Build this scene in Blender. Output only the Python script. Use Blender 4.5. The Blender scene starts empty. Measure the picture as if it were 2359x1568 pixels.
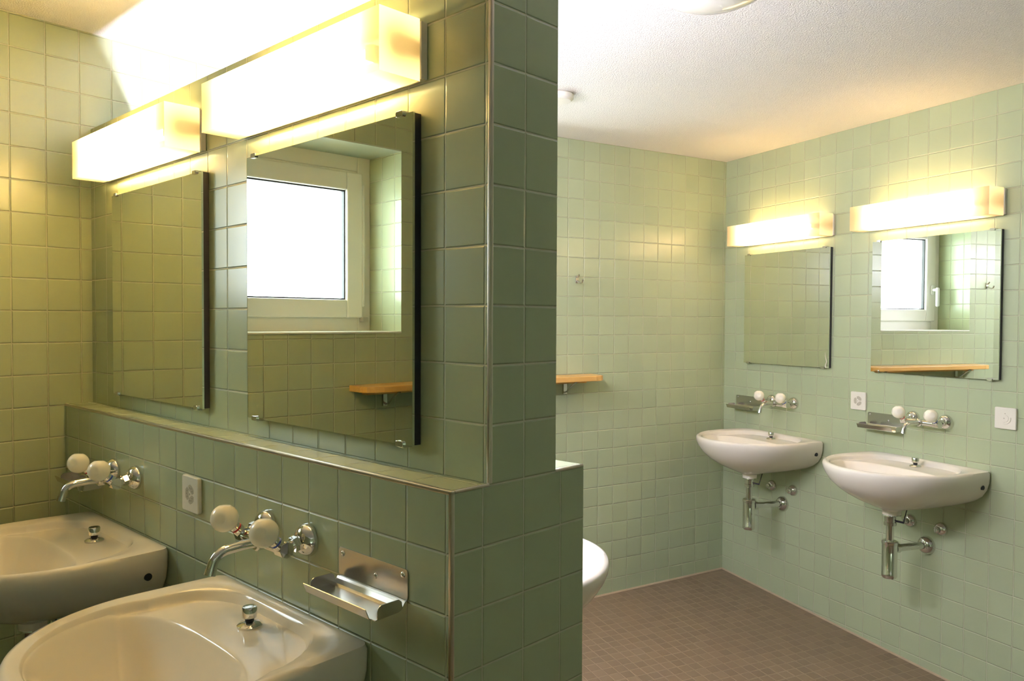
import bpy, bmesh, math, random
from mathutils import Matrix, Vector
random.seed(7)
PI = math.pi
S = bpy.context.scene
COL = S.collection

# ------------------------------------------------------------------ helpers
def frame(ox, oy, th, oz=0.0):
    """local x runs along the wall, local -y comes out of it, z is up"""
    return Matrix.Translation((ox, oy, oz)) @ Matrix.Rotation(th, 4, 'Z')

ORIGIN = {'L': (-2.7467, 0.6843, 1.632091), 'B': (-2.5416, 3.0980, 1.297647),
          'R': (-2.1546, 4.1410, -0.368417), 'F': (-1.9312, 0.9177, 0.0)}
FR = {k: frame(*v) for k, v in ORIGIN.items()}
CEIL = 2.377
TOPZ = 2.066          # top of the free-standing partition
LEDGE = 1.178
PX1 = 1.0126          # local x of the partition's end face
YU = (0.0, 0.170)     # upper wall, local y
YL = (-0.085, 0.252)  # thick lower wall

def finish(bm, name, mats, parent=None, mw=None, smooth=0, bevel=0.0, seg=2):
    bmesh.ops.recalc_face_normals(bm, faces=bm.faces)
    me = bpy.data.meshes.new(name)
    bm.to_mesh(me); bm.free()
    if not isinstance(mats, (list, tuple)):
        mats = [mats]
    for m in mats:
        me.materials.append(m)
    if smooth:
        for p in me.polygons:
            p.use_smooth = True
        me.set_sharp_from_angle(angle=math.radians(smooth))
    o = bpy.data.objects.new(name, me)
    COL.objects.link(o)
    if bevel:
        md = o.modifiers.new('Bevel', 'BEVEL'); md.width = bevel; md.segments = seg
        md.limit_method = 'ANGLE'; md.angle_limit = math.radians(40)
    if parent is not None:
        o.parent = parent
    elif mw is not None:
        o.matrix_world = mw
    return o

def box(bm, x0, x1, y0, y1, z0, z1, mi=0):
    vs = [bm.verts.new((x, y, z)) for x in (x0, x1) for y in (y0, y1) for z in (z0, z1)]
    fs = []
    for q in ((0, 1, 3, 2), (4, 6, 7, 5), (0, 4, 5, 1), (2, 3, 7, 6), (0, 2, 6, 4), (1, 5, 7, 3)):
        f = bm.faces.new([vs[i] for i in q]); f.material_index = mi; fs.append(f)
    return fs

def quad(bm, pts, mi=0):
    f = bm.faces.new([bm.verts.new(p) for p in pts]); f.material_index = mi
    return f

def basis(d):
    d = Vector(d).normalized()
    a = Vector((0, 0, 1)) if abs(d.z) < 0.9 else Vector((1, 0, 0))
    u = d.cross(a).normalized(); v = d.cross(u).normalized()
    return u, v, d

def lathe(bm, origin, axis, prof, n=28, mi=0, mod=None):
    """prof = [(radius, distance along axis)]"""
    u, v, d = basis(axis); o = Vector(origin)
    rings = []
    for r, h in prof:
        if r < 1e-6:
            rings.append([bm.verts.new(o + d * h)])
        else:
            ring = []
            for k in range(n):
                a = 2 * PI * k / n
                rr = r * (mod(a, h) if mod else 1.0)
                ring.append(bm.verts.new(o + d * h + u * rr * math.cos(a) + v * rr * math.sin(a)))
            rings.append(ring)
    for a, b in zip(rings, rings[1:]):
        if len(a) == 1 and len(b) == 1:
            continue
        for k in range(n):
            k2 = (k + 1) % n
            if len(a) == 1:
                f = bm.faces.new((a[0], b[k], b[k2]))
            elif len(b) == 1:
                f = bm.faces.new((a[k], b[0], a[k2]))
            else:
                f = bm.faces.new((a[k], b[k], b[k2], a[k2]))
            f.material_index = mi
    return rings

def rod(bm, p0, p1, r, n=20, mi=0):
    p0, p1 = Vector(p0), Vector(p1)
    L = (p1 - p0).length
    lathe(bm, p0, p1 - p0, [(0, 0), (r, 0), (r, L), (0, L)], n, mi)

def tube(bm, pts, r, n=18, mi=0):
    pts = [Vector(p) for p in pts]
    rings = []
    t0 = (pts[1] - pts[0]).normalized()
    u, v, _ = basis(t0)
    for i, p in enumerate(pts):
        if i == 0: t = t0
        elif i == len(pts) - 1: t = (pts[-1] - pts[-2]).normalized()
        else: t = ((pts[i + 1] - p).normalized() + (p - pts[i - 1]).normalized()).normalized()
        u = (u - t * u.dot(t)).normalized(); v = t.cross(u)
        rr = r[i] if isinstance(r, (list, tuple)) else r
        rings.append([bm.verts.new(p + u * rr * math.cos(2 * PI * k / n) + v * rr * math.sin(2 * PI * k / n)) for k in range(n)])
    for a, b in zip(rings, rings[1:]):
        for k in range(n):
            bm.faces.new((a[k], a[(k + 1) % n], b[(k + 1) % n], b[k])).material_index = mi
    bm.faces.new(rings[0][::-1]).material_index = mi
    bm.faces.new(rings[-1]).material_index = mi

def prism(bm, poly, axis, a, b, mi=0):
    """poly in the two other axes, extruded along axis ('x','y' or 'z') from a to b"""
    def P(p, h):
        return {'x': (h, p[0], p[1]), 'y': (p[0], h, p[1]), 'z': (p[0], p[1], h)}[axis]
    va = [bm.verts.new(P(p, a)) for p in poly]
    vb = [bm.verts.new(P(p, b)) for p in poly]
    n = len(poly)
    bm.faces.new(va).material_index = mi
    bm.faces.new(vb[::-1]).material_index = mi
    for k in range(n):
        bm.faces.new((va[k], vb[k], vb[(k + 1) % n], va[(k + 1) % n])).material_index = mi

def rrect(x0, x1, y0, y1, r, n=6):
    pts = []
    for cx, cy, a0 in ((x1 - r, y1 - r, 0), (x0 + r, y1 - r, 90), (x0 + r, y0 + r, 180), (x1 - r, y0 + r, 270)):
        for k in range(n + 1):
            a = math.radians(a0 + 90 * k / n)
            pts.append((cx + r * math.cos(a), cy + r * math.sin(a)))
    return pts

def empty(name, mw, label, cat, group=None):
    o = bpy.data.objects.new(name, None); COL.objects.link(o)
    o.empty_display_size = 0.05
    o.matrix_world = mw
    return tag(o, label, cat, group)

def tag(o, label, cat, group=None):
    o['label'] = label; o['category'] = cat
    if group: o['group'] = group
    return o

def struct(o):
    o['kind'] = 'structure'
    return o

def copy_tree(root, mw, label):
    def rec(o, par):
        c = o.copy(); COL.objects.link(c)
        if par is not None: c.parent = par
        for ch in list(o.children): rec(ch, c)
        return c
    r = rec(root, None)
    r.matrix_world = mw
    r['label'] = label
    return r

def at(wall, x, z, d=0.0):
    return FR[wall] @ Matrix.Translation((x, -d, z))

# ------------------------------------------------------------------ materials
def mat(name, base, rough=0.5, metal=0.0, spec=0.5, coat=0.0, **kw):
    m = bpy.data.materials.new(name); m.use_nodes = True
    b = m.node_tree.nodes['Principled BSDF']
    b.inputs['Base Color'].default_value = (*base, 1)
    b.inputs['Roughness'].default_value = rough
    b.inputs['Metallic'].default_value = metal
    b.inputs['Specular IOR Level'].default_value = spec
    b.inputs['Coat Weight'].default_value = coat
    for k, v in kw.items():
        b.inputs[k].default_value = v
    return m

class NT:
    def __init__(self, m): self.t = m.node_tree; self.n = self.t.nodes
    def new(self, typ, **kw):
        x = self.n.new(typ)
        for k, v in kw.items(): setattr(x, k, v)
        return x
    def link(self, a, b): self.t.links.new(a, b)
    def math(self, op, a, b=None, c=None, clamp=False):
        x = self.new('ShaderNodeMath', operation=op); x.use_clamp = clamp
        for i, v in enumerate((a, b, c)):
            if v is None: continue
            if isinstance(v, (int, float)): x.inputs[i].default_value = v
            else: self.link(v, x.inputs[i])
        return x.outputs[0]
    def mix(self, fac, a, b):
        x = self.new('ShaderNodeMix', data_type='RGBA')
        for s, v in ((x.inputs[0], fac), (x.inputs[6], a), (x.inputs[7], b)):
            if isinstance(v, (int, float)): s.default_value = v
            elif isinstance(v, tuple): s.default_value = (*v, 1)
            else: self.link(v, s)
        return x.outputs[2]
    def ramp(self, v, lo, hi, out0=0.0, out1=1.0):
        x = self.new('ShaderNodeMapRange'); x.interpolation_type = 'SMOOTHSTEP'
        self.link(v, x.inputs[0])
        for i, q in enumerate((lo, hi, out0, out1)): x.inputs[i + 1].default_value = q
        return x.outputs[0]

def tile_material(name, size, phase, tile, grout, joint, edge, rough, bump, var, wave=0.0, grout_rough=0.7):
    """square tiles laid in object space on whichever axis pair the face lies in"""
    m = mat(name, tile, rough); t = NT(m); b = t.n['Principled BSDF']
    tc = t.new('ShaderNodeTexCoord')
    sp = t.new('ShaderNodeSeparateXYZ'); t.link(tc.outputs['Object'], sp.inputs[0])
    sn = t.new('ShaderNodeSeparateXYZ'); t.link(tc.outputs['Normal'], sn.inputs[0])
    ax = t.math('GREATER_THAN', t.math('ABSOLUTE', sn.outputs[0]), 0.6)
    az = t.math('GREATER_THAN', t.math('ABSOLUTE', sn.outputs[2]), 0.6)
    X = t.math('DIVIDE', t.math('SUBTRACT', sp.outputs[0], phase[0]), size)
    Y = t.math('DIVIDE', t.math('SUBTRACT', sp.outputs[1], phase[1]), size)
    Z = t.math('DIVIDE', t.math('SUBTRACT', sp.outputs[2], phase[2]), size)
    def sel(f, a, c):
        return t.math('ADD', t.math('MULTIPLY', a, t.math('SUBTRACT', 1.0, f)), t.math('MULTIPLY', c, f))
    U = sel(ax, X, Y); V = sel(az, Z, Y)
    def dist(q):   # distance to the nearest joint, metres
        fr = t.math('FRACT', q)
        return t.math('MULTIPLY', t.math('MINIMUM', fr, t.math('SUBTRACT', 1.0, fr)), size)
    d = t.math('MINIMUM', dist(U), dist(V))
    g = t.ramp(d, joint * 0.75, joint * 1.25)             # 0 in the joint, 1 on the tile
    cell = t.new('ShaderNodeCombineXYZ')
    t.link(t.math('FLOOR', U), cell.inputs[0]); t.link(t.math('FLOOR', V), cell.inputs[1]); t.link(t.math('ADD', ax, t.math('MULTIPLY', az, 2.0)), cell.inputs[2])
    wn = t.new('ShaderNodeTexWhiteNoise', noise_dimensions='3D'); t.link(cell.outputs[0], wn.inputs['Vector'])
    v = t.math('MULTIPLY_ADD', wn.outputs['Value'], var * 2, 1.0 - var)
    hsv = t.new('ShaderNodeHueSaturation'); hsv.inputs['Color'].default_value = (*tile, 1)
    t.link(v, hsv.inputs['Value'])
    t.link(t.mix(g, grout, hsv.outputs[0]), b.inputs['Base Color'])
    t.link(t.math('MULTIPLY_ADD', g, rough - grout_rough, grout_rough), b.inputs['Roughness'])
    h = t.ramp(d, joint * 0.6, joint + edge)
    if wave:
        noi = t.new('ShaderNodeTexNoise'); noi.inputs['Scale'].default_value = 9.0; noi.inputs['Detail'].default_value = 1.0
        add = t.new('ShaderNodeVectorMath', operation='ADD')
        sc = t.new('ShaderNodeVectorMath', operation='SCALE'); sc.inputs['Scale'].default_value = 3.7
        t.link(cell.outputs[0], sc.inputs[0]); t.link(tc.outputs['Object'], add.inputs[0]); t.link(sc.outputs[0], add.inputs[1])
        t.link(add.outputs[0], noi.inputs['Vector'])
        h = t.math('ADD', h, t.math('MULTIPLY', noi.outputs[0], wave))
    bp = t.new('ShaderNodeBump'); bp.inputs['Strength'].default_value = 1.0; bp.inputs['Distance'].default_value = bump
    t.link(h, bp.inputs['Height']); t.link(bp.outputs[0], b.inputs['Normal'])
    return m

TILE = (0.410, 0.472, 0.302)
GROUT = (0.505, 0.51, 0.36)
def wall_tile(name, px, py, pz):
    return tile_material(name, 0.1, (px, py, pz), TILE, GROUT, 0.0010, 0.0024, 0.25, 0.0018, 0.035)
M_TF = wall_tile('glazed_tile_partition', 0.0, 0.0845, 0.0757)
M_TL = wall_tile('glazed_tile_left', 0.0, 0.05, 0.0740)
M_TB = wall_tile('glazed_tile_back', 0.0, 0.05, 0.0763)
M_TR = wall_tile('glazed_tile_right', 0.0, 0.0, 0.0785)
M_FLOOR = tile_material('brown_mosaic', 0.0525, (0, 0, 0), (0.212, 0.150, 0.092), (0.30, 0.225, 0.148), 0.0016, 0.002, 0.45, 0.0012, 0.10)

M_CEIL = mat('textured_plaster', (0.80, 0.77, 0.71), 0.9)
t = NT(M_CEIL); tc = t.new('ShaderNodeTexCoord'); no = t.new('ShaderNodeTexNoise')
no.inputs['Scale'].default_value = 210; no.inputs['Detail'].default_value = 2
t.link(tc.outputs['Object'], no.inputs['Vector'])
bp = t.new('ShaderNodeBump'); bp.inputs['Strength'].default_value = 0.7; bp.inputs['Distance'].default_value = 0.006
t.link(no.outputs[0], bp.inputs['Height']); t.link(bp.outputs[0], t.n['Principled BSDF'].inputs['Normal'])

M_PLASTER = mat('white_plaster', (0.72, 0.74, 0.66), 0.7)
M_HEAD = mat('sage_paint', (0.46, 0.52, 0.40), 0.6)
M_CERAMIC = mat('glazed_ceramic', (0.80, 0.75, 0.65), 0.10, spec=0.32)
M_CHROME = mat('chrome', (0.74, 0.73, 0.71), 0.06, 1.0)
M_STEEL = mat('brushed_steel', (0.62, 0.60, 0.57), 0.22, 1.0)
M_DARK = mat('dark_rubber', (0.012, 0.012, 0.014), 0.5)
M_EDGE = mat('mirror_backing', (0.02, 0.02, 0.028), 0.35)
M_MIRROR = mat('silvered_glass', (0.86, 0.90, 0.84), 0.0, 1.0)
M_TRIM = mat('metal_edge_profile', (0.60, 0.55, 0.46), 0.28, 1.0)
M_PLASTIC = mat('white_plastic', (0.79, 0.755, 0.655), 0.3)
M_SOCKET = mat('socket_recess', (0.50, 0.46, 0.36), 0.4)
M_PIN = mat('socket_pin_hole', (0.22, 0.20, 0.15), 0.5)
M_KNOB = mat('ivory_knob', (0.90, 0.86, 0.72), 0.2)
M_RED = mat('red_marker', (0.42, 0.02, 0.02), 0.3)
M_BLUE = mat('blue_marker', (0.02, 0.06, 0.40), 0.3)
M_PVC = mat('white_window_profile', (0.80, 0.79, 0.72), 0.35)
M_HANDLE = mat('white_handle', (0.82, 0.82, 0.80), 0.25)
M_LAMPMETAL = mat('white_enamelled_metal', (0.66, 0.63, 0.55), 0.4)
M_OPALGLASS = mat('opal_glass', (0.80, 0.78, 0.68), 0.12, coat=0.2)

M_WOOD = mat('oiled_pine', (0.66, 0.36, 0.10), 0.35)
t = NT(M_WOOD); tc = t.new('ShaderNodeTexCoord'); mp = t.new('ShaderNodeMapping'); mp.inputs['Scale'].default_value = (3, 45, 45)
no = t.new('ShaderNodeTexNoise'); no.inputs['Scale'].default_value = 2.0; no.inputs['Detail'].default_value = 4
t.link(tc.outputs['Object'], mp.inputs[0]); t.link(mp.outputs[0], no.inputs['Vector'])
t.link(t.mix(no.outputs[0], (0.62, 0.33, 0.08), (0.82, 0.50, 0.16)), t.n['Principled BSDF'].inputs['Base Color'])

def diffuser_mat(name, clear, glow, tint):
    m = bpy.data.materials.new(name); m.use_nodes = True
    t = NT(m); t.n.remove(t.n['Principled BSDF']); out = t.n['Material Output']
    tl = t.new('ShaderNodeBsdfTranslucent'); tl.inputs[0].default_value = (*[glow * c for c in tint], 1)
    df = t.new('ShaderNodeBsdfDiffuse'); df.inputs[0].default_value = (0.55, 0.52, 0.45, 1)
    tr = t.new('ShaderNodeBsdfTransparent'); tr.inputs[0].default_value = (*tint, 1)
    gl = t.new('ShaderNodeBsdfGlossy'); gl.inputs['Roughness'].default_value = 0.25
    a = t.new('ShaderNodeMixShader'); a.inputs[0].default_value = 0.18
    t.link(tl.outputs[0], a.inputs[1]); t.link(df.outputs[0], a.inputs[2])
    b = t.new('ShaderNodeMixShader'); b.inputs[0].default_value = clear
    t.link(a.outputs[0], b.inputs[1]); t.link(tr.outputs[0], b.inputs[2])
    c = t.new('ShaderNodeMixShader'); c.inputs[0].default_value = 0.03
    t.link(b.outputs[0], c.inputs[1]); t.link(gl.outputs[0], c.inputs[2])
    t.link(c.outputs[0], out.inputs[0])
    return m
LAMP_TINT = (0.97, 0.80, 0.52)
M_DIFF = diffuser_mat('opal_acrylic', 0.06, 0.97, LAMP_TINT)
M_CAP = diffuser_mat('opal_acrylic_end', 0.0, 0.98, (0.97, 0.86, 0.62))
def emit(name, col, st):
    m = bpy.data.materials.new(name); m.use_nodes = True
    t = NT(m); t.n.remove(t.n['Principled BSDF']); e = t.new('ShaderNodeEmission')
    e.inputs[0].default_value = (*col, 1); e.inputs[1].default_value = st
    t.link(e.outputs[0], t.n['Material Output'].inputs[0]); return m
TUBE_STRENGTH = 34.0
M_TUBE = emit('fluorescent_tube', (1.0, 0.74, 0.35), TUBE_STRENGTH * 1.9)
M_TUBE_DIM = emit('fluorescent_tube_dim', (1.0, 0.78, 0.52), TUBE_STRENGTH * 0.53)
M_TUBE_WHITE = emit('fluorescent_tube_white', (1.0, 0.95, 1.18), TUBE_STRENGTH * 3.6)

M_PANE = bpy.data.materials.new('window_glass'); M_PANE.use_nodes = True
t = NT(M_PANE); t.n.remove(t.n['Principled BSDF'])
tr = t.new('ShaderNodeBsdfTransparent'); tr.inputs[0].default_value = (0.96, 0.98, 0.97, 1)
gl = t.new('ShaderNodeBsdfGlossy'); gl.inputs['Roughness'].default_value = 0.0
mx = t.new('ShaderNodeMixShader'); mx.inputs[0].default_value = 0.06
t.link(tr.outputs[0], mx.inputs[1]); t.link(gl.outputs[0], mx.inputs[2]); t.link(mx.outputs[0], t.n['Material Output'].inputs[0])

# ------------------------------------------------------------------ room shell
def isect(a, b):
    pa, ta = Vector(ORIGIN[a][:2]), ORIGIN[a][2]; pb, tb = Vector(ORIGIN[b][:2]), ORIGIN[b][2]
    ua = Vector((math.cos(ta), math.sin(ta))); ub = Vector((math.cos(tb), math.sin(tb)))
    den = ua.x * ub.y - ua.y * ub.x; w = pb - pa
    return (w.x * ub.y - w.y * ub.x) / den, (w.x * ua.y - w.y * ua.x) / den
uB, uR = isect('B', 'R')       # inner corner of back and right wall
WT = 0.30
Z0 = -0.20

def holed_wall(name, mw, x0, x1, hole, m, thick=WT):
    bm = bmesh.new()
    if hole:
        a, b, c, d = hole
        box(bm, x0, a, 0, thick, Z0, CEIL); box(bm, b, x1, 0, thick, Z0, CEIL)
        box(bm, a, b, 0, thick, Z0, c); box(bm, a, b, 0, thick, d, CEIL)
    else:
        box(bm, x0, x1, 0, thick, Z0, CEIL)
    return struct(finish(bm, name, m, mw=mw))

WIN_L = (-1.03, -0.27, 1.400, 2.180)
WIN_B = (-0.85, -0.09, 1.400, 2.178)
uL, uLB = isect('L', 'B')
holed_wall('wall_left', FR['L'], -3.0, uL + 0.02, WIN_L, M_TL)
holed_wall('wall_back', FR['B'], uLB, uB + 0.25, WIN_B, M_TB)
holed_wall('wall_right', FR['R'], uR, 6.15, None, M_TR)
# the rest of the room, behind and beside the camera
cR = FR['R'] @ Vector((6.0, 0, 0)); cL = FR['L'] @ Vector((-2.9, 0, 0))
holed_wall('wall_side', frame(cR.x, cR.y, -PI / 2), -0.2, 5.1, None, M_TR)
holed_wall('wall_front', frame(3.50, -2.05, PI), -0.4, 6.5, None, M_TR)

# floor falls slightly towards the camera side, as the joint along the right wall shows
bm = bmesh.new()
d_r = Vector((math.cos(ORIGIN['R'][2]), math.sin(ORIGIN['R'][2])))
def floor_z(p):
    s = (Vector((p[0], p[1])) - Vector(ORIGIN['R'][:2])).dot(d_r) - (-0.09)
    return -0.048 * max(0.0, min(s, 1.6))
FX = frame(ORIGIN['R'][0], ORIGIN['R'][1], ORIGIN['R'][2])
gx = [-1.9, -0.09, 0.2, 0.5, 0.8, 1.1, 1.51, 3.3, 6.8]; gy = [-6.3, 0.0]
vt = {}
for i, x in enumerate(gx):
    for j, y in enumerate(gy):
        w = FX @ Vector((x, y, 0)); vt[i, j] = bm.verts.new((x, y, floor_z(w)))
vb = {k: bm.verts.new((v.co.x, v.co.y, -0.3)) for k, v in vt.items()}
for i in range(len(gx) - 1):
    bm.faces.new((vt[i, 0], vt[i + 1, 0], vt[i + 1, 1], vt[i, 1]))
    bm.faces.new((vb[i, 0], vb[i, 1], vb[i + 1, 1], vb[i + 1, 0]))
struct(finish(bm, 'floor', M_FLOOR, mw=FX))
bm = bmesh.new(); box(bm, -3.6, 4.0, -2.6, 5.0, CEIL, CEIL + 0.15)
struct(finish(bm, 'ceiling', M_CEIL))

# grout fillets between the walls and the floor
M_FILLET = mat('tan_grout', (0.42, 0.33, 0.22), 0.7)
for nm, wall, a, b in (('trim_6', 'B', uLB, uB), ('trim_7', 'R', uR, 3.3)):
    bm = bmesh.new(); us = [a + (b - a) * k / 12 for k in range(13)]
    sec = []
    for u_ in us:
        z_ = floor_z(FR[wall] @ Vector((u_, 0, 0)))
        sec.append([bm.verts.new(p) for p in ((u_, 0.01, z_ - 0.02), (u_, 0.01, z_ + 0.007), (u_, -0.0015, z_ + 0.007), (u_, -0.007, z_ + 0.0012), (u_, -0.007, z_ - 0.02))])
    for p_, q_ in zip(sec, sec[1:]):
        for k in range(5): bm.faces.new((p_[k], p_[(k + 1) % 5], q_[(k + 1) % 5], q_[k]))
    bm.faces.new(sec[0]); bm.faces.new(sec[-1][::-1])
    struct(finish(bm, nm, M_FILLET, mw=FR[wall]))

# free-standing partition: thick lower half, thinner upper half, not reaching the ceiling
bm = bmesh.new()
prof = [(YL[0], -0.06), (YL[1], -0.06), (YL[1], LEDGE), (YU[1], LEDGE), (YU[1], TOPZ), (YU[0], TOPZ), (YU[0], LEDGE), (YL[0], LEDGE)]
prism(bm, prof, 'x', -1.05, PX1)
struct(finish(bm, 'wall_partition', M_TF, mw=FR['F']))

# metal edge profiles of the partition
def trim(name, fn):
    bm = bmesh.new(); fn(bm)
    return struct(finish(bm, name, M_TRIM, mw=FR['F'], bevel=0.0022, seg=3))
e = 0.0065
trim('trim_1', lambda b: box(b, PX1 - e, PX1 + 0.0015, YU[0] - 0.0015, YU[0] + e, LEDGE, TOPZ + 0.002))
trim('trim_2', lambda b: box(b, PX1 - e, PX1 + 0.0015, YL[0] - 0.0015, YL[0] + e, -0.05, LEDGE))
trim('trim_3', lambda b: box(b, -0.84, PX1 + 0.0015, YL[0] - 0.0015, YL[0] + e, LEDGE - e, LEDGE + 0.0015))
trim('trim_4', lambda b: box(b, PX1 - e * 0.6, PX1 + 0.0015, YL[0] + e, YU[0], LEDGE - e * 0.6, LEDGE + 0.0015))
trim('trim_5', lambda b: box(b, PX1 - e * 0.6, PX1 + 0.0015, YU[1], YL[1], LEDGE - e * 0.6, LEDGE + 0.0015))

# ------------------------------------------------------------------ windows
def frame_bars(bm, x0, x1, z0, z1, w, y0, y1):
    box(bm, x0, x0 + w, y0, y1, z0, z1); box(bm, x1 - w, x1, y0, y1, z0, z1)
    box(bm, x0 + w, x1 - w, y0, y1, z0, z0 + w); box(bm, x0 + w, x1 - w, y0, y1, z1 - w, z1)

def window(name, wall, hole, hinge):
    """hinge = -1: hinges at low x and handle at high x; +1 the other way round"""
    a, b, c, d = hole
    D = 0.245
    root = bpy.data.objects.new(name, None); COL.objects.link(root); root.matrix_world = FR[wall]
    struct(root)
    bm = bmesh.new(); frame_bars(bm, a, b, c, d, 0.065, D, D + 0.05); box(bm, a + 0.065, b - 0.065, D, D + 0.05, d - 0.095, d - 0.065)
    finish(bm, 'window_frame', M_PVC, root, bevel=0.004)
    s0, s1, t0, t1 = a + 0.05, b - 0.05, c + 0.06, d - 0.075
    bm = bmesh.new(); frame_bars(bm, s0, s1, t0, t1, 0.08, D - 0.018, D + 0.045)
    sash = finish(bm, 'sash', M_PVC, root, bevel=0.006)
    bm = bmesh.new(); frame_bars(bm, s0 + 0.078, s1 - 0.078, t0 + 0.078, t1 - 0.078, 0.008, D + 0.0, D + 0.02)
    finish(bm, 'glazing_gasket', M_DARK, sash)
    bm = bmesh.new(); box(bm, s0 + 0.075, s1 - 0.075, D + 0.018, D + 0.026, t0 + 0.075, t1 - 0.075)
    finish(bm, 'pane', M_PANE, sash)
    hx = s1 - 0.03 if hinge < 0 else s0 + 0.03
    bm = bmesh.new(); zc = 1.675
    prism(bm, rrect(hx - 0.014, hx + 0.014, zc - 0.035, zc + 0.035, 0.012), 'y', D - 0.018, D - 0.028)
    rod(bm, (hx, D - 0.026, zc), (hx, D - 0.062, zc), 0.010)
    prism(bm, rrect(hx - 0.011, hx + 0.011, zc - 0.115, zc + 0.016, 0.010), 'y', D - 0.072, D - 0.055)
    finish(bm, 'handle', M_HANDLE, root, smooth=40, bevel=0.003)
    gx_ = s0 - 0.005 if hinge < 0 else s1 + 0.005
    bm = bmesh.new(); box(bm, gx_ - 0.018, gx_ + 0.012, D - 0.03, D, t0 - 0.018, t0 + 0.004)
    finish(bm, 'hinge_cover', M_SOCKET, root, bevel=0.003)
    bm = bmesh.new(); box(bm, gx_ - 0.006, gx_ + 0.006, D - 0.02, D, t0 + 0.05, t1 - 0.05)
    finish(bm, 'hinge_strip', M_PVC, root, bevel=0.003)
    bm = bmesh.new(); box(bm, a, b, -0.004, D + 0.01, c - 0.006, c + 0.002)
    finish(bm, 'window_sill', M_PLASTER, root, bevel=0.002)
    bm = bmesh.new(); box(bm, a, b, -0.001, D + 0.01, d - 0.002, d + 0.004)
    finish(bm, 'window_head', M_HEAD, root)
window('window_1', 'L', WIN_L, -1)
window('window_2', 'B', WIN_B, 1)

# ------------------------------------------------------------------ wall lamps
def make_lamp(label):
    """local origin at the wall, centre of the lamp; length 0.66"""
    r = empty('wall_lamp', Matrix.Identity(4), label, 'lamp', 'strip lamps above the mirrors')
    hl, z0, z1, dp = 0.33, -0.055, 0.055, 0.105
    bm = bmesh.new(); box(bm, -hl + 0.004, hl + 0.004, -0.016, -0.001, z0 + 0.004, z1 - 0.004)
    finish(bm, 'back_plate', M_LAMPMETAL, r, bevel=0.002)
    bm = bmesh.new()
    y0, y1 = -0.016, -dp
    quad(bm, [(-hl, y1, z0), (hl, y1, z0), (hl, y1, z1), (-hl, y1, z1)])
    quad(bm, [(-hl, y1, z1), (hl, y1, z1), (hl, y0, z1), (-hl, y0, z1)])
    quad(bm, [(-hl, y1, z0), (-hl, y0, z0), (hl, y0, z0), (hl, y1, z0)])
    bmesh.ops.remove_doubles(bm, verts=bm.verts, dist=1e-5)
    d = finish(bm, 'diffuser', M_DIFF, r)
    for s in (-1, 1):
        bm = bmesh.new(); quad(bm, [(s * hl, y0, z0), (s * hl, y1, z0), (s * hl, y1, z1), (s * hl, y0, z1)])
        finish(bm, 'end_cap', M_CAP, r)
        bm = bmesh.new(); box(bm, s * 0.255 - 0.010, s * 0.255 + 0.010, -0.072, -0.016, -0.012, 0.012)
        finish(bm, 'tube_holder', M_LAMPMETAL, r)
    bm = bmesh.new(); rod(bm, (-0.245, -0.058, 0), (0.245, -0.058, 0), 0.013, 12)
    finish(bm, 'tube', M_TUBE, r, smooth=40)
    return r
ZL = 1.928
lamp = make_lamp('opal strip lamp above the nearer mirror on the green partition')
lamp.matrix_world = at('F', 0.520, ZL)
copy_tree(lamp, at('F', -0.342, ZL), 'opal strip lamp over the far partition mirror, beside the tiled corner')
r1 = copy_tree(lamp, at('R', 0.372, ZL), 'opal strip lamp on the pale wall, close to the corner of the room')
r2 = copy_tree(lamp, at('R', 1.212, ZL), 'opal strip lamp on the pale wall above the mirror that reflects a window')
BACK = frame(ORIGIN['F'][0], ORIGIN['F'][1] + YU[1], PI)       # back of the partition: local x runs the other way
b1 = copy_tree(lamp, BACK @ Matrix.Translation((-0.520, 0, ZL)), 'strip lamp on the rear side of the partition, near its free end')
b2 = copy_tree(lamp, BACK @ Matrix.Translation((0.342, 0, ZL)), 'strip lamp on the rear side of the partition, near the window wall')

for bl, tm in ((b1, M_TUBE_WHITE), (b2, M_TUBE_WHITE), (r1, M_TUBE_DIM), (r2, M_TUBE_DIM)):   # the two rear lamps carry whiter tubes
    for ch in bl.children:
        if ch.name.startswith('tube') and not ch.name.startswith('tube_'):
            ch.data = ch.data.copy(); ch.data.materials[0] = tm
for bl in (b1, b2):                                             # and have lost their covers
    for ch in list(bl.children):
        if ch.name.startswith(('diffuser', 'end_cap')):
            bpy.data.objects.remove(ch, do_unlink=True)
# ------------------------------------------------------------------ mirrors
def make_mirror(label):
    r = empty('wall_mirror', Matrix.Identity(4), label, 'mirror', 'frameless square mirrors')
    h = 0.299
    bm = bmesh.new(); box(bm, -h, h, -0.0215, -0.0165, -h, h)
    finish(bm, 'mirror_glass', M_MIRROR, r)
    bm = bmesh.new(); box(bm, -h + 0.001, h - 0.001, -0.0165, -0.0015, -h + 0.001, h - 0.001)
    finish(bm, 'backing_board', M_EDGE, r)
    for sx in (-1, 1):
        for sz in (-1, 1):
            bm = bmesh.new(); x = sx * 0.265
            prism(bm, rrect(x - 0.011, x + 0.011, sz * h - 0.0045, sz * h + 0.0065, 0.004), 'y', -0.0255, -0.0205)
            box(bm, x - 0.009, x + 0.009, -0.022, -0.001, sz * (h + 0.0005), sz * (h + 0.006))
            finish(bm, 'clip', M_CHROME, r, bevel=0.0008)
    return r
ZM = 1.5225
mirror = make_mirror('square mirror at the partition end, reflecting the white window')
mirror.matrix_world = at('F', 0.5385, ZM)
copy_tree(mirror, at('F', -0.292, ZM), 'square mirror deeper along the partition, reflecting only olive tiles')
m3 = copy_tree(mirror, at('R', 0.393, ZM), 'square mirror on the pale wall reflecting only tiles, nearest the corner')
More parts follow.
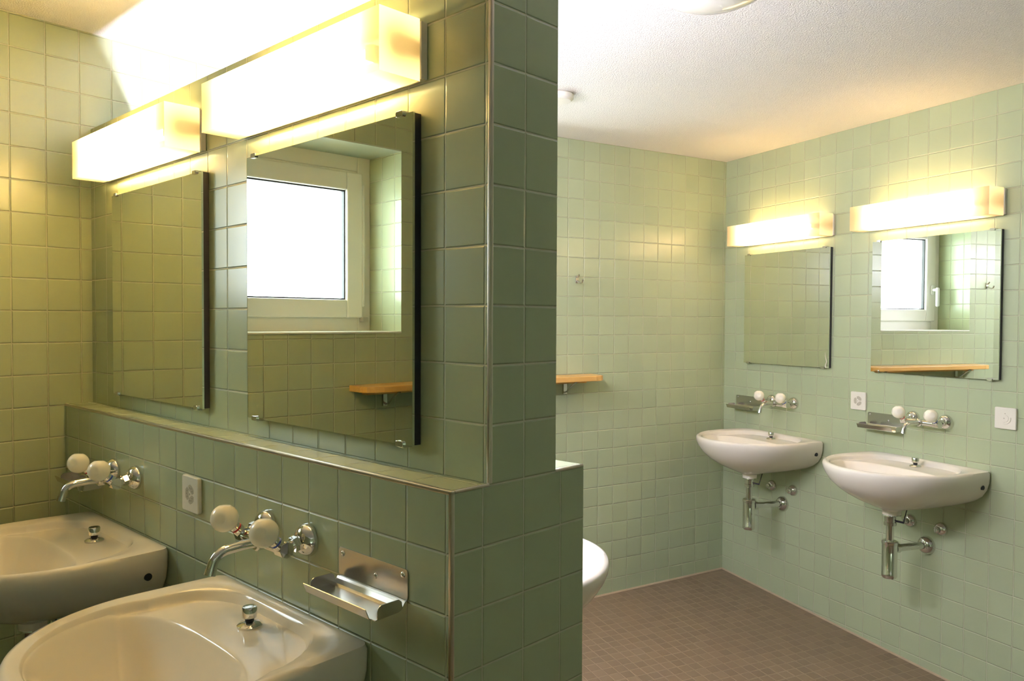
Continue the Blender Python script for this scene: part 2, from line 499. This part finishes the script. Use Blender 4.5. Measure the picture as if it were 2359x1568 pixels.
copy_tree(mirror, at('R', 1.239, ZM), 'square mirror on the pale wall reflecting a window and a wooden shelf')
bm = bmesh.new()
prism(bm, [(0.297, -0.297), (0.285, -0.297), (0.283, -0.285), (0.290, -0.268), (0.281, -0.240), (0.2775, -0.222), (0.279, -0.243), (0.2865, -0.268), (0.2785, -0.287), (0.281, -0.2985)], 'y', -0.0222, -0.0212)
o = finish(bm, 'chipped_edge', M_PLASTIC, m3); o['label'] = 'pale chipped crack at the lower corner'

# ------------------------------------------------------------------ wash basins
def outline(bw, ws, y_back, yc, yf, rc, n=(20, 9, 22, 40)):
    """right half from the middle of the back to the middle of the front, then mirrored"""
    P = []
    for k in range(n[0]): P.append(((bw - rc) * k / n[0], y_back))
    for k in range(n[1]):
        a = -PI / 2 + PI / 2 * k / n[1]; P.append((bw - rc + rc * math.cos(a), y_back + rc + rc * math.sin(a)))
    for k in range(n[2]):
        q = k / n[2]; P.append((bw + (ws - bw) * math.sin(q * PI / 2), y_back + rc + (yc - y_back - rc) * q))
    for k in range(n[3] + 1):
        a = PI / 2 * k / n[3]; P.append((ws * math.cos(a), yc + (yf - yc) * math.sin(a)))
    full = P + [(-x, y) for x, y in P[-2:0:-1]]
    return full

def sstep(x, a, b):
    q = max(0.0, min(1.0, (x - a) / (b - a))); return q * q * (3 - 2 * q)

BC, BA, BB, BN = (0.0, 0.316), 0.254, 0.152, 3.0       # bowl: centre, half axes, roundness
def tray_z(d, t):
    return -0.003 - 0.020 * sstep(t, 0.0, 0.015) - 0.004 * sstep(d, 0.06, 0.20)

def bowl_depth(f):
    q = max(0.0, min(1.0, f * BB / 0.112))
    q = min(1.0, q * q / (q + 0.07) * 1.07)
    return 0.120 * (1 - (1 - q) ** 2.0)

def basin_bm():
    bm = bmesh.new()
    inner = outline(0.244, 0.257, 0.028, 0.225, 0.470, 0.150)
    mid = outline(0.265, 0.272, 0.013, 0.208, 0.486, 0.070)
    o1 = outline(0.277, 0.283, 0.002, 0.200, 0.497, 0.022)
    out = outline(0.280, 0.287, 0.0, 0.200, 0.501, 0.020)
    N = len(out)
    rings = []
    def ring(pts): rings.append([bm.verts.new(p) for p in pts])
    c2 = (0.0, 0.235)
    def under(s, sf, z):
        g = max(0.0, min(1.0, 1.0 if s > 0.66 else s / 0.66)); pts = []
        for x, y in out:
            w = sstep(y, 0.03, 0.30); k = s + (sf - s) * w
            yy = c2[1] + (y - c2[1]) * (k if y > c2[1] else max(s, g ** 1.3))
            pts.append((x * k, -yy, z))
        return pts
    for s, sf, z in [(0.085, 0.085, -0.214), (0.115, 0.115, -0.214), (0.118, 0.118, -0.196), (0.20, 0.185, -0.187), (0.34, 0.28, -0.178), (0.50, 0.39, -0.166), (0.66, 0.52, -0.150), (0.80, 0.655, -0.130), (0.90, 0.775, -0.108), (0.965, 0.885, -0.080), (0.995, 0.960, -0.050), (1.0, 0.990, -0.030)]:
        ring(under(s, sf, z))
    ring([(x, -y, -0.012) for x, y in out])
    ring([(x, -y, -0.0035) for x, y in o1])
    ring([(x, -y, 0.0) for x, y in mid])
    edge = []
    for x, y in inner:                                 # rim of the bowl, seen in the same direction as each rim point
        dx, dy = x - BC[0], y - BC[1]; L = math.hypot(dx, dy)
        rb = L / ((abs(dx) / BA) ** BN + (abs(dy) / BB) ** BN) ** (1 / BN)
        rb = min(rb, 0.965 * L)
        edge.append((BC[0] + dx * rb / L, BC[1] + dy * rb / L, L - rb))
    for q in (0, .03, .06, .10, .14, .19, .25, .32, .4, .5, .6, .7, .8, .88, .94, 1.0):
        ring([(x + (ex - x) * q, -(y + (ey - y) * q), tray_z(y + (ey - y) * q, q * w)) for (x, y), (ex, ey, w) in zip(inner, edge)])
    for q in (.99, .978, .965, .95, .935, .92, .9, .88, .86, .83, .8, .77, .74, .7, .66, .62, .58, .54, .5, .45, .4, .35, .3, .24, .18, .12, .06):
        ring([(BC[0] + (ex - BC[0]) * q, -(BC[1] + (ey - BC[1]) * q), tray_z(ey, w) * sstep(q, -0.6, 1.0) + (1 - sstep(q, -0.6, 1.0)) * -0.026 - bowl_depth(1 - q)) for ex, ey, w in edge])
    for a, b in zip(rings, rings[1:]):
        for k in range(N):
            bm.faces.new((a[k], a[(k + 1) % N], b[(k + 1) % N], b[k]))
    bm.faces.new(rings[0]); bm.faces.new(rings[-1])
    return bm

def make_basin(label):
    r = empty('wash_basin', Matrix.Identity(4), label, 'sink', 'white wall-hung wash basins')
    b = finish(basin_bm(), 'basin', M_CERAMIC, r, smooth=50)
    bm = bmesh.new(); lathe(bm, (0, -0.316, -0.146), (0, 0, 1), [(0, 0.003), (0.018, 0.004), (0.026, 0.003), (0.030, 0.0), (0.030, -0.006), (0, -0.006)])
    finish(bm, 'drain', M_CHROME, r, smooth=40)
    k = bmesh.new(); zz = -0.021
    lathe(k, (0.0, -0.085, zz), (0, 0, 1), [(0, 0.0), (0.024, -0.003), (0.024, 0.001), (0.020, 0.004), (0.012, 0.006), (0.010, 0.007), (0, 0.007)])
    kn = finish(k, 'pop_up_knob', M_CHROME, r, smooth=40)
    k = bmesh.new(); lathe(k, (0.0, -0.085, zz), (0, 0, 1), [(0, 0.005), (0.0085, 0.005), (0.0085, 0.015), (0, 0.015)])
    finish(k, 'knob_stem', M_DARK, kn, smooth=40)
    k = bmesh.new(); lathe(k, (0.0, -0.085, zz), (0, 0, 1), [(0, 0.012), (0.010, 0.0125), (0.0145, 0.016), (0.0145, 0.034), (0.013, 0.036), (0.0, 0.038)])
    finish(k, 'knob_cap', M_CHROME, kn, smooth=40)
    for s in (-1, 1):
        k = bmesh.new(); lathe(k, (s * 0.2735, -0.055, -0.064), (s, 0, 0.05), [(0, -0.006), (0.0092, -0.006), (0.0092, 0.0072), (0, 0.0072)], 24)
        finish(k, 'side_hole', M_DARK, r, smooth=40)
    return r
ZF, ZR = 0.877, 0.857
basin = make_basin('white wash basin in the lower foreground, below the nearer partition mirror')
DL = 0.085
basin.matrix_world = at('F', 0.523, ZF, DL)
copy_tree(basin, at('F', -0.318, ZF, DL), 'cream-lit wash basin on the partition, next to the olive tiled corner')
copy_tree(basin, at('R', 0.378, ZR), 'white wash basin on the pale wall, nearest the corner of the room')
copy_tree(basin, at('R', 1.2277, ZR), 'white wash basin on the pale wall under the mirror that reflects a window')
BACKL = frame(ORIGIN['F'][0], ORIGIN['F'][1] + YL[1], PI)
copy_tree(basin, BACKL @ Matrix.Translation((-0.567, 0, ZF - 0.01)), 'overexposed white wash basin poking out from behind the partition')

# ------------------------------------------------------------------ bottle traps and stop valves
def make_trap(label):
    """origin at the wall below the basin centre; z measured from the basin rim"""
    r = empty('bottle_trap', Matrix.Identity(4), label, 'pipe', 'chrome bottle traps under the basins')
    y = -0.235
    bm = bmesh.new(); lathe(bm, (0, y, -0.214), (0, 0, -1), [(0, 0), (0.030, 0.0), (0.031, 0.004), (0.023, 0.008), (0.0225, 0.03), (0.025, 0.032), (0.025, 0.045), (0.018, 0.047), (0, 0.047)])
    finish(bm, 'tail_nut', M_CHROME, r, smooth=35)
    bm = bmesh.new(); rod(bm, (0, y, -0.25), (0, y, -0.34), 0.0155)
    finish(bm, 'inlet_pipe', M_CHROME, r, smooth=35)
    bm = bmesh.new(); lathe(bm, (0, y, -0.325), (0, 0, -1), [(0, 0), (0.030, 0.0), (0.0325, 0.003), (0.0325, 0.013), (0.0305, 0.015), (0.0305, 0.135), (0.0312, 0.136), (0.0312, 0.150), (0.027, 0.157), (0, 0.158)])
    finish(bm, 'cup', M_CHROME, r, smooth=35)
    bm = bmesh.new(); rod(bm, (0, y + 0.024, -0.362), (0, -0.003, -0.372), 0.0155)
    lathe(bm, (0, y + 0.028, -0.362), (0, 1, -0.04), [(0, 0), (0.021, 0), (0.021, 0.022), (0.017, 0.024), (0, 0.024)], 28)
    finish(bm, 'outlet_pipe', M_CHROME, r, smooth=35)
    bm = bmesh.new(); lathe(bm, (0, -0.0005, -0.372), (0, -1, 0), [(0.040, 0), (0.040, 0.004), (0.036, 0.016), (0.027, 0.026), (0.017, 0.030), (0, 0.030)], 32)
    finish(bm, 'wall_rosette', M_CHROME, r, smooth=35)
    bm = bmesh.new(); rod(bm, (0.018, y + 0.006, -0.238), (0.045, y + 0.028, -0.243), 0.0042, 10)
    rod(bm, (0.042, y + 0.026, -0.246), (0.046, y + 0.050, -0.172), 0.0021, 8)
    finish(bm, 'pop_up_rod', M_DARK, r, smooth=35)
    return r
trap = make_trap('chrome bottle trap under the pale-wall basin nearest the corner')
trap.matrix_world = at('R', 0.384, ZR)
copy_tree(trap, at('R', 1.2277, ZR), 'chrome bottle trap under the basin below the window-reflecting mirror')
copy_tree(trap, at('F', -0.318, ZF, DL), 'shadowed bottle trap under the partition basin by the olive corner')

def make_valve(label):
    r = empty('stop_valve', Matrix.Identity(4), label, 'valve', 'chrome stop valves under the basins')
    bm = bmesh.new(); lathe(bm, (0, -0.0005, 0), (0, -1, 0), [(0.0295, 0), (0.0295, 0.003), (0.027, 0.012), (0.020, 0.020), (0.013, 0.024), (0.0, 0.024)], 30)
    finish(bm, 'wall_rosette', M_CHROME, r, smooth=35)
    bm = bmesh.new(); lathe(bm, (0, -0.020, 0), (0, -1, 0), [(0.012, 0), (0.013, 0.006), (0.013, 0.018), (0.009, 0.021), (0, 0.021)], 24)
    box(bm, -0.0018, 0.0018, -0.0425, -0.036, -0.010, 0.010)
    finish(bm, 'valve_cap', M_CHROME, r, smooth=35)
    return r
valve = make_valve('chrome stop valve beside the corner basin trap, nearer the corner')
valve.matrix_world = at('R', 0.306, 0.567)
copy_tree(valve, at('R', 0.456, 0.570), 'chrome stop valve up and right of the corner basin wall rosette')
copy_tree(valve, at('R', 1.145, 0.573), 'chrome stop valve half behind the trap neck of the right-hand pale-wall basin')
copy_tree(valve, at('R', 1.295, 0.571), 'chrome stop valve standing free, right of the right-hand basin trap')

# ------------------------------------------------------------------ mixer taps
def make_tap(label):
    r = empty('mixer_tap', Matrix.Identity(4), label, 'tap', 'two-handle wall mixer taps')
    X = 0.0775
    bm = bmesh.new(); yb, zb = -0.056, -0.008
    rod(bm, (-X, yb, zb), (X, yb, zb), 0.0125, 24)
    for s in (-1, 1):
        rod(bm, (s * (X - 0.014), yb, zb), (s * (X + 0.013), yb, zb), 0.0155, 8)
    lathe(bm, (0, yb, zb), (0, -1, 0), [(0.016, 0), (0.016, 0.016), (0.013, 0.019), (0, 0.019)], 24)
    finish(bm, 'mixer_body', M_CHROME, r, smooth=35)
    for s in (-1, 1):
        bm = bmesh.new(); lathe(bm, (s * X, -0.0005, 0), (0, -1, 0), [(0.032, 0), (0.0325, 0.003), (0.030, 0.012), (0.024, 0.020), (0.015, 0.025), (0, 0.025)], 32)
        finish(bm, 'rosette', M_CHROME, r, smooth=35)
        bm = bmesh.new(); rod(bm, (s * X, -0.02, 0), (s * X, yb - 0.004, zb), 0.0095, 18)
        rod(bm, (s * X, -0.026, -0.001), (s * X, -0.038, -0.004), 0.0155, 6)
        finish(bm, 'union_nut', M_CHROME, r, smooth=30)
        p0 = Vector((s * X, yb, zb)); p1 = Vector((s * X, -0.097, 0.031)); ax = (p1 - p0).normalized()
        bm = bmesh.new(); lathe(bm, p0 + ax * 0.008, ax, [(0.012, 0), (0.012, 0.010), (0.0105, 0.013), (0.0105, 0.028), (0, 0.028)], 24)
        st = finish(bm, 'valve_stem', M_CHROME, r, smooth=35)
        bm = bmesh.new(); lathe(bm, p0 + ax * 0.020, ax, [(0.0104, 0), (0.0114, 0.0008), (0.0114, 0.0036), (0.0104, 0.0044)], 24)
        o = finish(bm, 'temperature_ring', M_RED if s < 0 else M_BLUE, st, smooth=35)
        o['label'] = 'red ring' if s < 0 else 'blue ring'
        R = 0.0275; n = 22; prof = []
        for k in range(n + 1):
            a = PI * k / n; prof.append((R * math.sin(a), -R * math.cos(a)))
        bm = bmesh.new(); lathe(bm, p1, ax, prof, 48)
        bu, bv, _ = basis(ax)
        for k in range(3):                               # three scooped grip facets
            a = math.radians(35 + 120 * k)
            nn = (ax * 0.62 + (bu * math.cos(a) + bv * math.sin(a)) * 0.785).normalized()
            for vv in bm.verts:
                q = vv.co - p1; h = q.dot(nn)
                if h > 0.925 * R: vv.co -= nn * (h - 0.925 * R) * 1.5
        finish(bm, 'knob', M_KNOB, r, smooth=30)
    bm = bmesh.new()
    pts = [(0, yb - 0.010, zb), (0, -0.10, zb + 0.001), (0, -0.128, zb - 0.001)]
    for k in range(1, 8):
        a = PI / 2 * 0.88 * k / 7
        pts.append((0, -0.128 - 0.033 * math.sin(a), zb - 0.001 - 0.033 * (1 - math.cos(a))))
    q = Vector(pts[-1]); dr = (q - Vector(pts[-2])).normalized(); pts.append(tuple(q + dr * 0.012))
    tube(bm, pts, 0.0095)
    sp = finish(bm, 'spout', M_CHROME, r, smooth=40)
    bm = bmesh.new(); rod(bm, Vector(pts[-1]) - dr * 0.008, Vector(pts[-1]) + dr * 0.003, 0.0107, 24)
    finish(bm, 'spout_outlet', M_CHROME, sp, smooth=35)
    return r
tap = make_tap('mixer tap with ivory ball handles over the foreground basin')
tap.matrix_world = at('F', 0.5235, 1.022, DL)
copy_tree(tap, at('F', -0.322, 1.024, DL), 'mixer tap on the partition beside the olive tiled corner')
copy_tree(tap, at('R', 0.375, 1.026), 'mixer tap on the pale wall over the basin nearest the corner')
copy_tree(tap, at('R', 1.2277, 1.029), 'mixer tap on the pale wall between the triple outlet and the switch plate')

# ------------------------------------------------------------------ soap dishes
def make_dish(label):
    """origin: wall, centre, at the lower edge of the back plate"""
    r = empty('soap_dish', Matrix.Identity(4), label, 'soap dish', 'stainless steel soap dishes')
    bm = bmesh.new(); prism(bm, rrect(-0.101, 0.101, 0.0, 0.054, 0.007), 'y', -0.0022, -0.0005)
    finish(bm, 'back_plate', M_STEEL, r, bevel=0.0005)
    bm = bmesh.new(); th = 0.0014
    fl = [(-0.0008, 0.001), (-0.006, 0.0005), (-0.009, -0.003), (-0.014, -0.010), (-0.020, -0.0125), (-0.068, -0.0145), (-0.073, -0.0125), (-0.0800, 0.0045)]
    prof = fl + [(y + (-th * 0.4 if i < 2 else -th if i < 4 else 0), z - (th if i < 6 else th * 0.2)) if i < 6 else (y - th, z - th * 0.3) for i, (y, z) in list(enumerate(fl))[::-1]]
    # floor and front lip as one folded sheet
    for (ya, za), (yb_, zb_) in zip(fl, fl[1:]):
        n = Vector((0, -(zb_ - za), (yb_ - ya))).normalized() * th
        x0, x1 = (-0.099, 0.099) if yb_ > -0.069 else (-0.096, 0.090)
        v = [bm.verts.new(p) for p in ((x0, ya, za), (x1, ya, za), (x1, yb_, zb_), (x0, yb_, zb_))]
        w = [bm.verts.new(Vector(p.co) + Vector((0, n.y, n.z))) for p in v]
        bm.faces.new(v); bm.faces.new(w[::-1])
        for k in range(4): bm.faces.new((v[k], w[k], w[(k + 1) % 4], v[(k + 1) % 4]))
    bmesh.ops.remove_doubles(bm, verts=bm.verts, dist=1e-5)
    finish(bm, 'tray', M_STEEL, r, smooth=35)
    for s in (-1, 1):
        bm = bmesh.new(); x = s * 0.099
        poly = [(-0.064, -0.014), (-0.064, -0.002)]
        for k in range(6):
            a = PI - PI / 2 * k / 5; poly.append((-0.054 + 0.010 * math.cos(a), -0.002 + 0.010 * math.sin(a)))
        poly += [(-0.020, 0.008), (-0.014, 0.003), (-0.012, -0.008), (-0.020, -0.0125)]
        prism(bm, poly, 'x', x - 0.0008, x + 0.0008)
        finish(bm, 'side_tab', M_STEEL, r)
    for x, z in ((-0.088, 0.043), (0.088, 0.043), (0.012, 0.024)):
        bm = bmesh.new(); lathe(bm, (x, -0.002, z), (0, -1, 0), [(0.0058, 0), (0.0052, 0.0015), (0.003, 0.003), (0, 0.0034)], 18)
        finish(bm, 'screw', M_CHROME, r, smooth=40)
    return r
dish = make_dish('stainless soap dish at the partition end, right of the foreground tap')
dish.matrix_world = at('F', 0.805, 0.976, DL)
copy_tree(dish, at('F', -0.56, 0.978, DL), 'shadowed soap dish in the olive corner behind the far partition tap')
copy_tree(dish, at('R', 0.116, 0.980), 'olive-tinted steel soap dish on the pale wall, nearest the corner')
copy_tree(dish, at('R', 1.012, 0.978), 'bright steel soap dish below the triple outlet on the pale wall')

# ------------------------------------------------------------------ outlets and switch plate
def make_outlet(label):
    r = empty('power_outlet', Matrix.Identity(4), label, 'outlet', 'white triple power outlets')
    h = 0.0425
    bm = bmesh.new(); prism(bm, rrect(-h, h, -h, h, 0.006), 'y', -0.011, -0.0005)
    finish(bm, 'cover_plate', M_PLASTIC, r, bevel=0.0025, seg=3)
    for k in range(3):
        a = math.radians(60 + 120 * k)
        c = Vector((0.0135 * math.cos(a), 0.0135 * math.sin(a))); tdir = Vector((-math.sin(a), math.cos(a))); rd = Vector((math.cos(a), math.sin(a)))
        poly = []
        for lx, ly in ((-0.0095, -0.0062), (0.0095, -0.0062), (0.0150, 0.0), (0.0095, 0.0075), (0.0, 0.0088), (-0.0095, 0.0075), (-0.0150, 0.0)):
            p = c + tdir * lx * 1.05 + rd * ly * 1.12; poly.append((p.x, p.y))
        bm = bmesh.new(); prism(bm, poly, 'y', -0.0114, -0.009)
        s = finish(bm, 'socket', M_SOCKET, r)
        bm = bmesh.new()
        for q in (-0.007, 0.0, 0.007):
            p = c + tdir * q + rd * (0.003 if q == 0 else 0)
            lathe(bm, (p.x, -0.0117, p.y), (0, 1, 0), [(0, 0), (0.0013, 0), (0.0013, 0.002), (0, 0.002)], 10)
        finish(bm, 'pin_holes', M_PIN, s)
    bm = bmesh.new(); lathe(bm, (0, -0.0105, 0), (0, -1, 0), [(0.003, 0), (0.0025, 0.001), (0, 0.0012)], 12)
    finish(bm, 'screw', M_SOCKET, r, smooth=40)
    return r
outl = make_outlet('white triple outlet on the green partition between its two taps')
outl.matrix_world = at('F', 0.0975, 1.033, DL)
copy_tree(outl, at('R', 0.862, 1.078), 'white triple outlet on the pale wall between its two mirrors')

r = empty('switch_plate', at('R', 1.562, 1.075), 'square white key-switch plate right of the right-hand pale-wall tap', 'switch')
h = 0.0425
bm = bmesh.new(); prism(bm, rrect(-h, h, -h, h, 0.005), 'y', -0.012, -0.0005)
finish(bm, 'cover_plate', M_PLASTIC, r, bevel=0.003, seg=3)
bm = bmesh.new(); arc = []
for k in range(15):
    a = math.radians(-115 + 128 * k / 14); arc.append((0.022 * math.cos(a) + 0.002, 0.022 * math.sin(a)))
for k in range(15):
    a = math.radians(13 - 128 * k / 14); arc.append((0.0155 * math.cos(a) + 0.002, 0.0155 * math.sin(a)))
prism(bm, arc, 'y', -0.0155, -0.0115)
finish(bm, 'raised_rim', M_PLASTIC, r, bevel=0.001)
bm = bmesh.new(); lathe(bm, (0, -0.0115, 0), (0, -1, 0), [(0.0145, 0), (0.014, 0.002), (0, 0.002)], 28)
finish(bm, 'lock_disc', M_PLASTIC, r, smooth=35)
bm = bmesh.new()
lathe(bm, (-0.003, -0.0133, 0), (0, -1, 0), [(0.0026, 0), (0.0026, 0.0006), (0, 0.0006)], 12)
lathe(bm, (0.0, -0.0119, 0.019), (0, -1, 0), [(0.0022, 0), (0.0022, 0.0006), (0, 0.0006)], 12)
finish(bm, 'key_hole', M_SOCKET, r)

# ------------------------------------------------------------------ shelves
def make_shelf(label):
    """origin at the wall, right-hand end, at the top face; runs to negative x"""
    r = empty('wall_shelf', Matrix.Identity(4), label, 'shelf', 'wooden wall shelves below the windows')
    Lg, D, th = 1.05, 0.15, 0.026
    poly = [(0, -0.001), (0, -0.085), (-0.012, -0.118), (-0.040, -0.142), (-0.075, -D), (-Lg + 0.075, -D), (-Lg + 0.040, -0.142), (-Lg + 0.012, -0.118), (-Lg, -0.085), (-Lg, -0.001)]
    bm = bmesh.new(); prism(bm, poly, 'z', -th, 0)
    finish(bm, 'board', M_WOOD, r, bevel=0.003)
    bm = bmesh.new(); box(bm, -Lg + 0.06, -0.06, -0.045, -0.002, -th - 0.016, -th)
    finish(bm, 'batten', M_WOOD, r, bevel=0.001)
    for x in (-0.17, -Lg + 0.17):
        bm = bmesh.new()
        box(bm, x - 0.010, x + 0.010, -0.012, -0.001, -th - 0.070, -th - 0.016)
        tube(bm, [(x - 0.004, -0.115, -th - 0.004), (x - 0.004, -0.09, -th - 0.014), (x - 0.004, -0.03, -th - 0.058), (x - 0.004, -0.006, -th - 0.064)], 0.0045, 10)
        box(bm, x - 0.010, x + 0.006, -0.125, -0.04, -th - 0.003, -th)
        finish(bm, 'bracket', M_STEEL, r, smooth=35)
    return r
shelf = make_shelf('orange wooden shelf sticking out behind the partition on the rear wall')
shelf.matrix_world = at('B', 0.150, 1.176)
copy_tree(shelf, at('L', -0.770, 1.182), 'orange wooden shelf reflected at the edge of the nearer partition mirror')

# ------------------------------------------------------------------ coat hooks
def make_hook(label):
    r = empty('coat_hook', Matrix.Identity(4), label, 'hook', 'small metal coat hooks')
    bm = bmesh.new(); prism(bm, rrect(-0.009, 0.009, -0.020, 0.020, 0.006), 'y', -0.006, -0.0005)
    finish(bm, 'wall_plate', M_STEEL, r, bevel=0.001)
    bm = bmesh.new()
    tube(bm, [(0, -0.003, -0.006), (0, -0.022, -0.016), (0, -0.038, -0.020), (0, -0.050, -0.014), (0, -0.054, -0.002)], [0.006, 0.0045, 0.004, 0.004, 0.0048], 12)
    tube(bm, [(0, -0.003, 0.010), (0, -0.014, 0.014), (0, -0.022, 0.024)], [0.005, 0.004, 0.0045], 12)
    finish(bm, 'prong', M_STEEL, r, smooth=40)
    return r
hook = make_hook('small metal coat hook on the rear wall, right beside the partition edge')
hook.matrix_world = at('B', 0.055, 1.663)
copy_tree(hook, at('B', -1.00, 1.700), 'small metal coat hook seen only in the window-reflecting pale-wall mirror')

# ------------------------------------------------------------------ ceiling fittings
r = empty('ceiling_lamp', Matrix.Translation((-1.055, 1.885, CEIL)), 'large round ceiling lamp, switched off, cut by the top of the photo', 'lamp')
bm = bmesh.new(); lathe(bm, (0, 0, -0.0005), (0, 0, -1), [(0, 0), (0.170, 0.0), (0.172, 0.012), (0.166, 0.026), (0.150, 0.032), (0.135, 0.032), (0, 0.032)], 56)
finish(bm, 'base_ring', M_PLASTIC, r, smooth=35)
bm = bmesh.new(); lathe(bm, (0, 0, -0.030), (0, 0, -1), [(0.148, 0), (0.144, 0.016), (0.128, 0.034), (0.098, 0.048), (0.05, 0.057), (0, 0.060)], 56)
finish(bm, 'glass_bowl', M_OPALGLASS, r, smooth=50)

r = empty('smoke_detector', Matrix.Translation((-2.082, 2.468, CEIL)), 'small white round detector on the ceiling at the partition edge', 'detector')
bm = bmesh.new(); lathe(bm, (0, 0, -0.0005), (0, 0, -1), [(0, 0), (0.060, 0), (0.060, 0.006), (0, 0.006)], 40)
finish(bm, 'mounting_ring', M_SOCKET, r, smooth=35)
bm = bmesh.new(); lathe(bm, (0, 0, -0.006), (0, 0, -1), [(0, 0), (0.064, 0), (0.062, 0.016), (0.052, 0.024), (0, 0.026)], 40)
finish(bm, 'cover', M_PLASTIC, r, smooth=35)

# ------------------------------------------------------------------ daylight
w = bpy.data.worlds.new('World'); S.world = w; w.use_nodes = True
bg = w.node_tree.nodes['Background']
bg.inputs[0].default_value = (0.86, 0.95, 1.0, 1); bg.inputs[1].default_value = 6.0
for wall, (a, b, c, d) in (('L', WIN_L), ('B', WIN_B)):   # portals in the window openings guide the sky light
    L = bpy.data.lights.new('sky_portal', 'AREA'); L.shape = 'RECTANGLE'; L.size = b - a - 0.1; L.size_y = d - c - 0.1
    L.cycles.is_portal = True
    o = bpy.data.objects.new('sky_portal', L); COL.objects.link(o)
    o.matrix_world = FR[wall] @ Matrix.Translation(((a + b) / 2, 0.32, (c + d) / 2)) @ Matrix.Rotation(-PI / 2, 4, 'X')
    o['kind'] = 'helper'

# ------------------------------------------------------------------ camera
yaw, pitch, roll, foc = 0.757829642, 0.025130507, 0.004592961, 1803.343
fw = Vector((-math.sin(yaw) * math.cos(pitch), math.cos(yaw) * math.cos(pitch), -math.sin(pitch)))
rt = Vector((math.cos(yaw), math.sin(yaw), 0)); up = rt.cross(fw)
cr, sr = math.cos(roll), math.sin(roll)
rt2 = rt * cr + up * sr; up2 = up * cr - rt * sr
M = Matrix((rt2, up2, -fw)).transposed().to_4x4(); M.translation = (0, 0, 1.45)
cd = bpy.data.cameras.new('camera'); cam = bpy.data.objects.new('camera', cd); COL.objects.link(cam)
cam.matrix_world = M
cd.sensor_width = 36; cd.lens = foc / 2359 * 36; cd.clip_start = 0.02
S.camera = cam

S.view_settings.view_transform = 'Standard'; S.view_settings.look = 'None'
S.view_settings.gamma = 1; S.view_settings.use_curve_mapping = False
S.view_settings.exposure = 1.80
S.cycles.caustics_reflective = True; S.cycles.caustics_refractive = False
S.cycles.max_bounces = 8; S.cycles.diffuse_bounces = 4; S.cycles.glossy_bounces = 4
S.cycles.transparent_max_bounces = 8
S.cycles.sample_clamp_indirect = 6
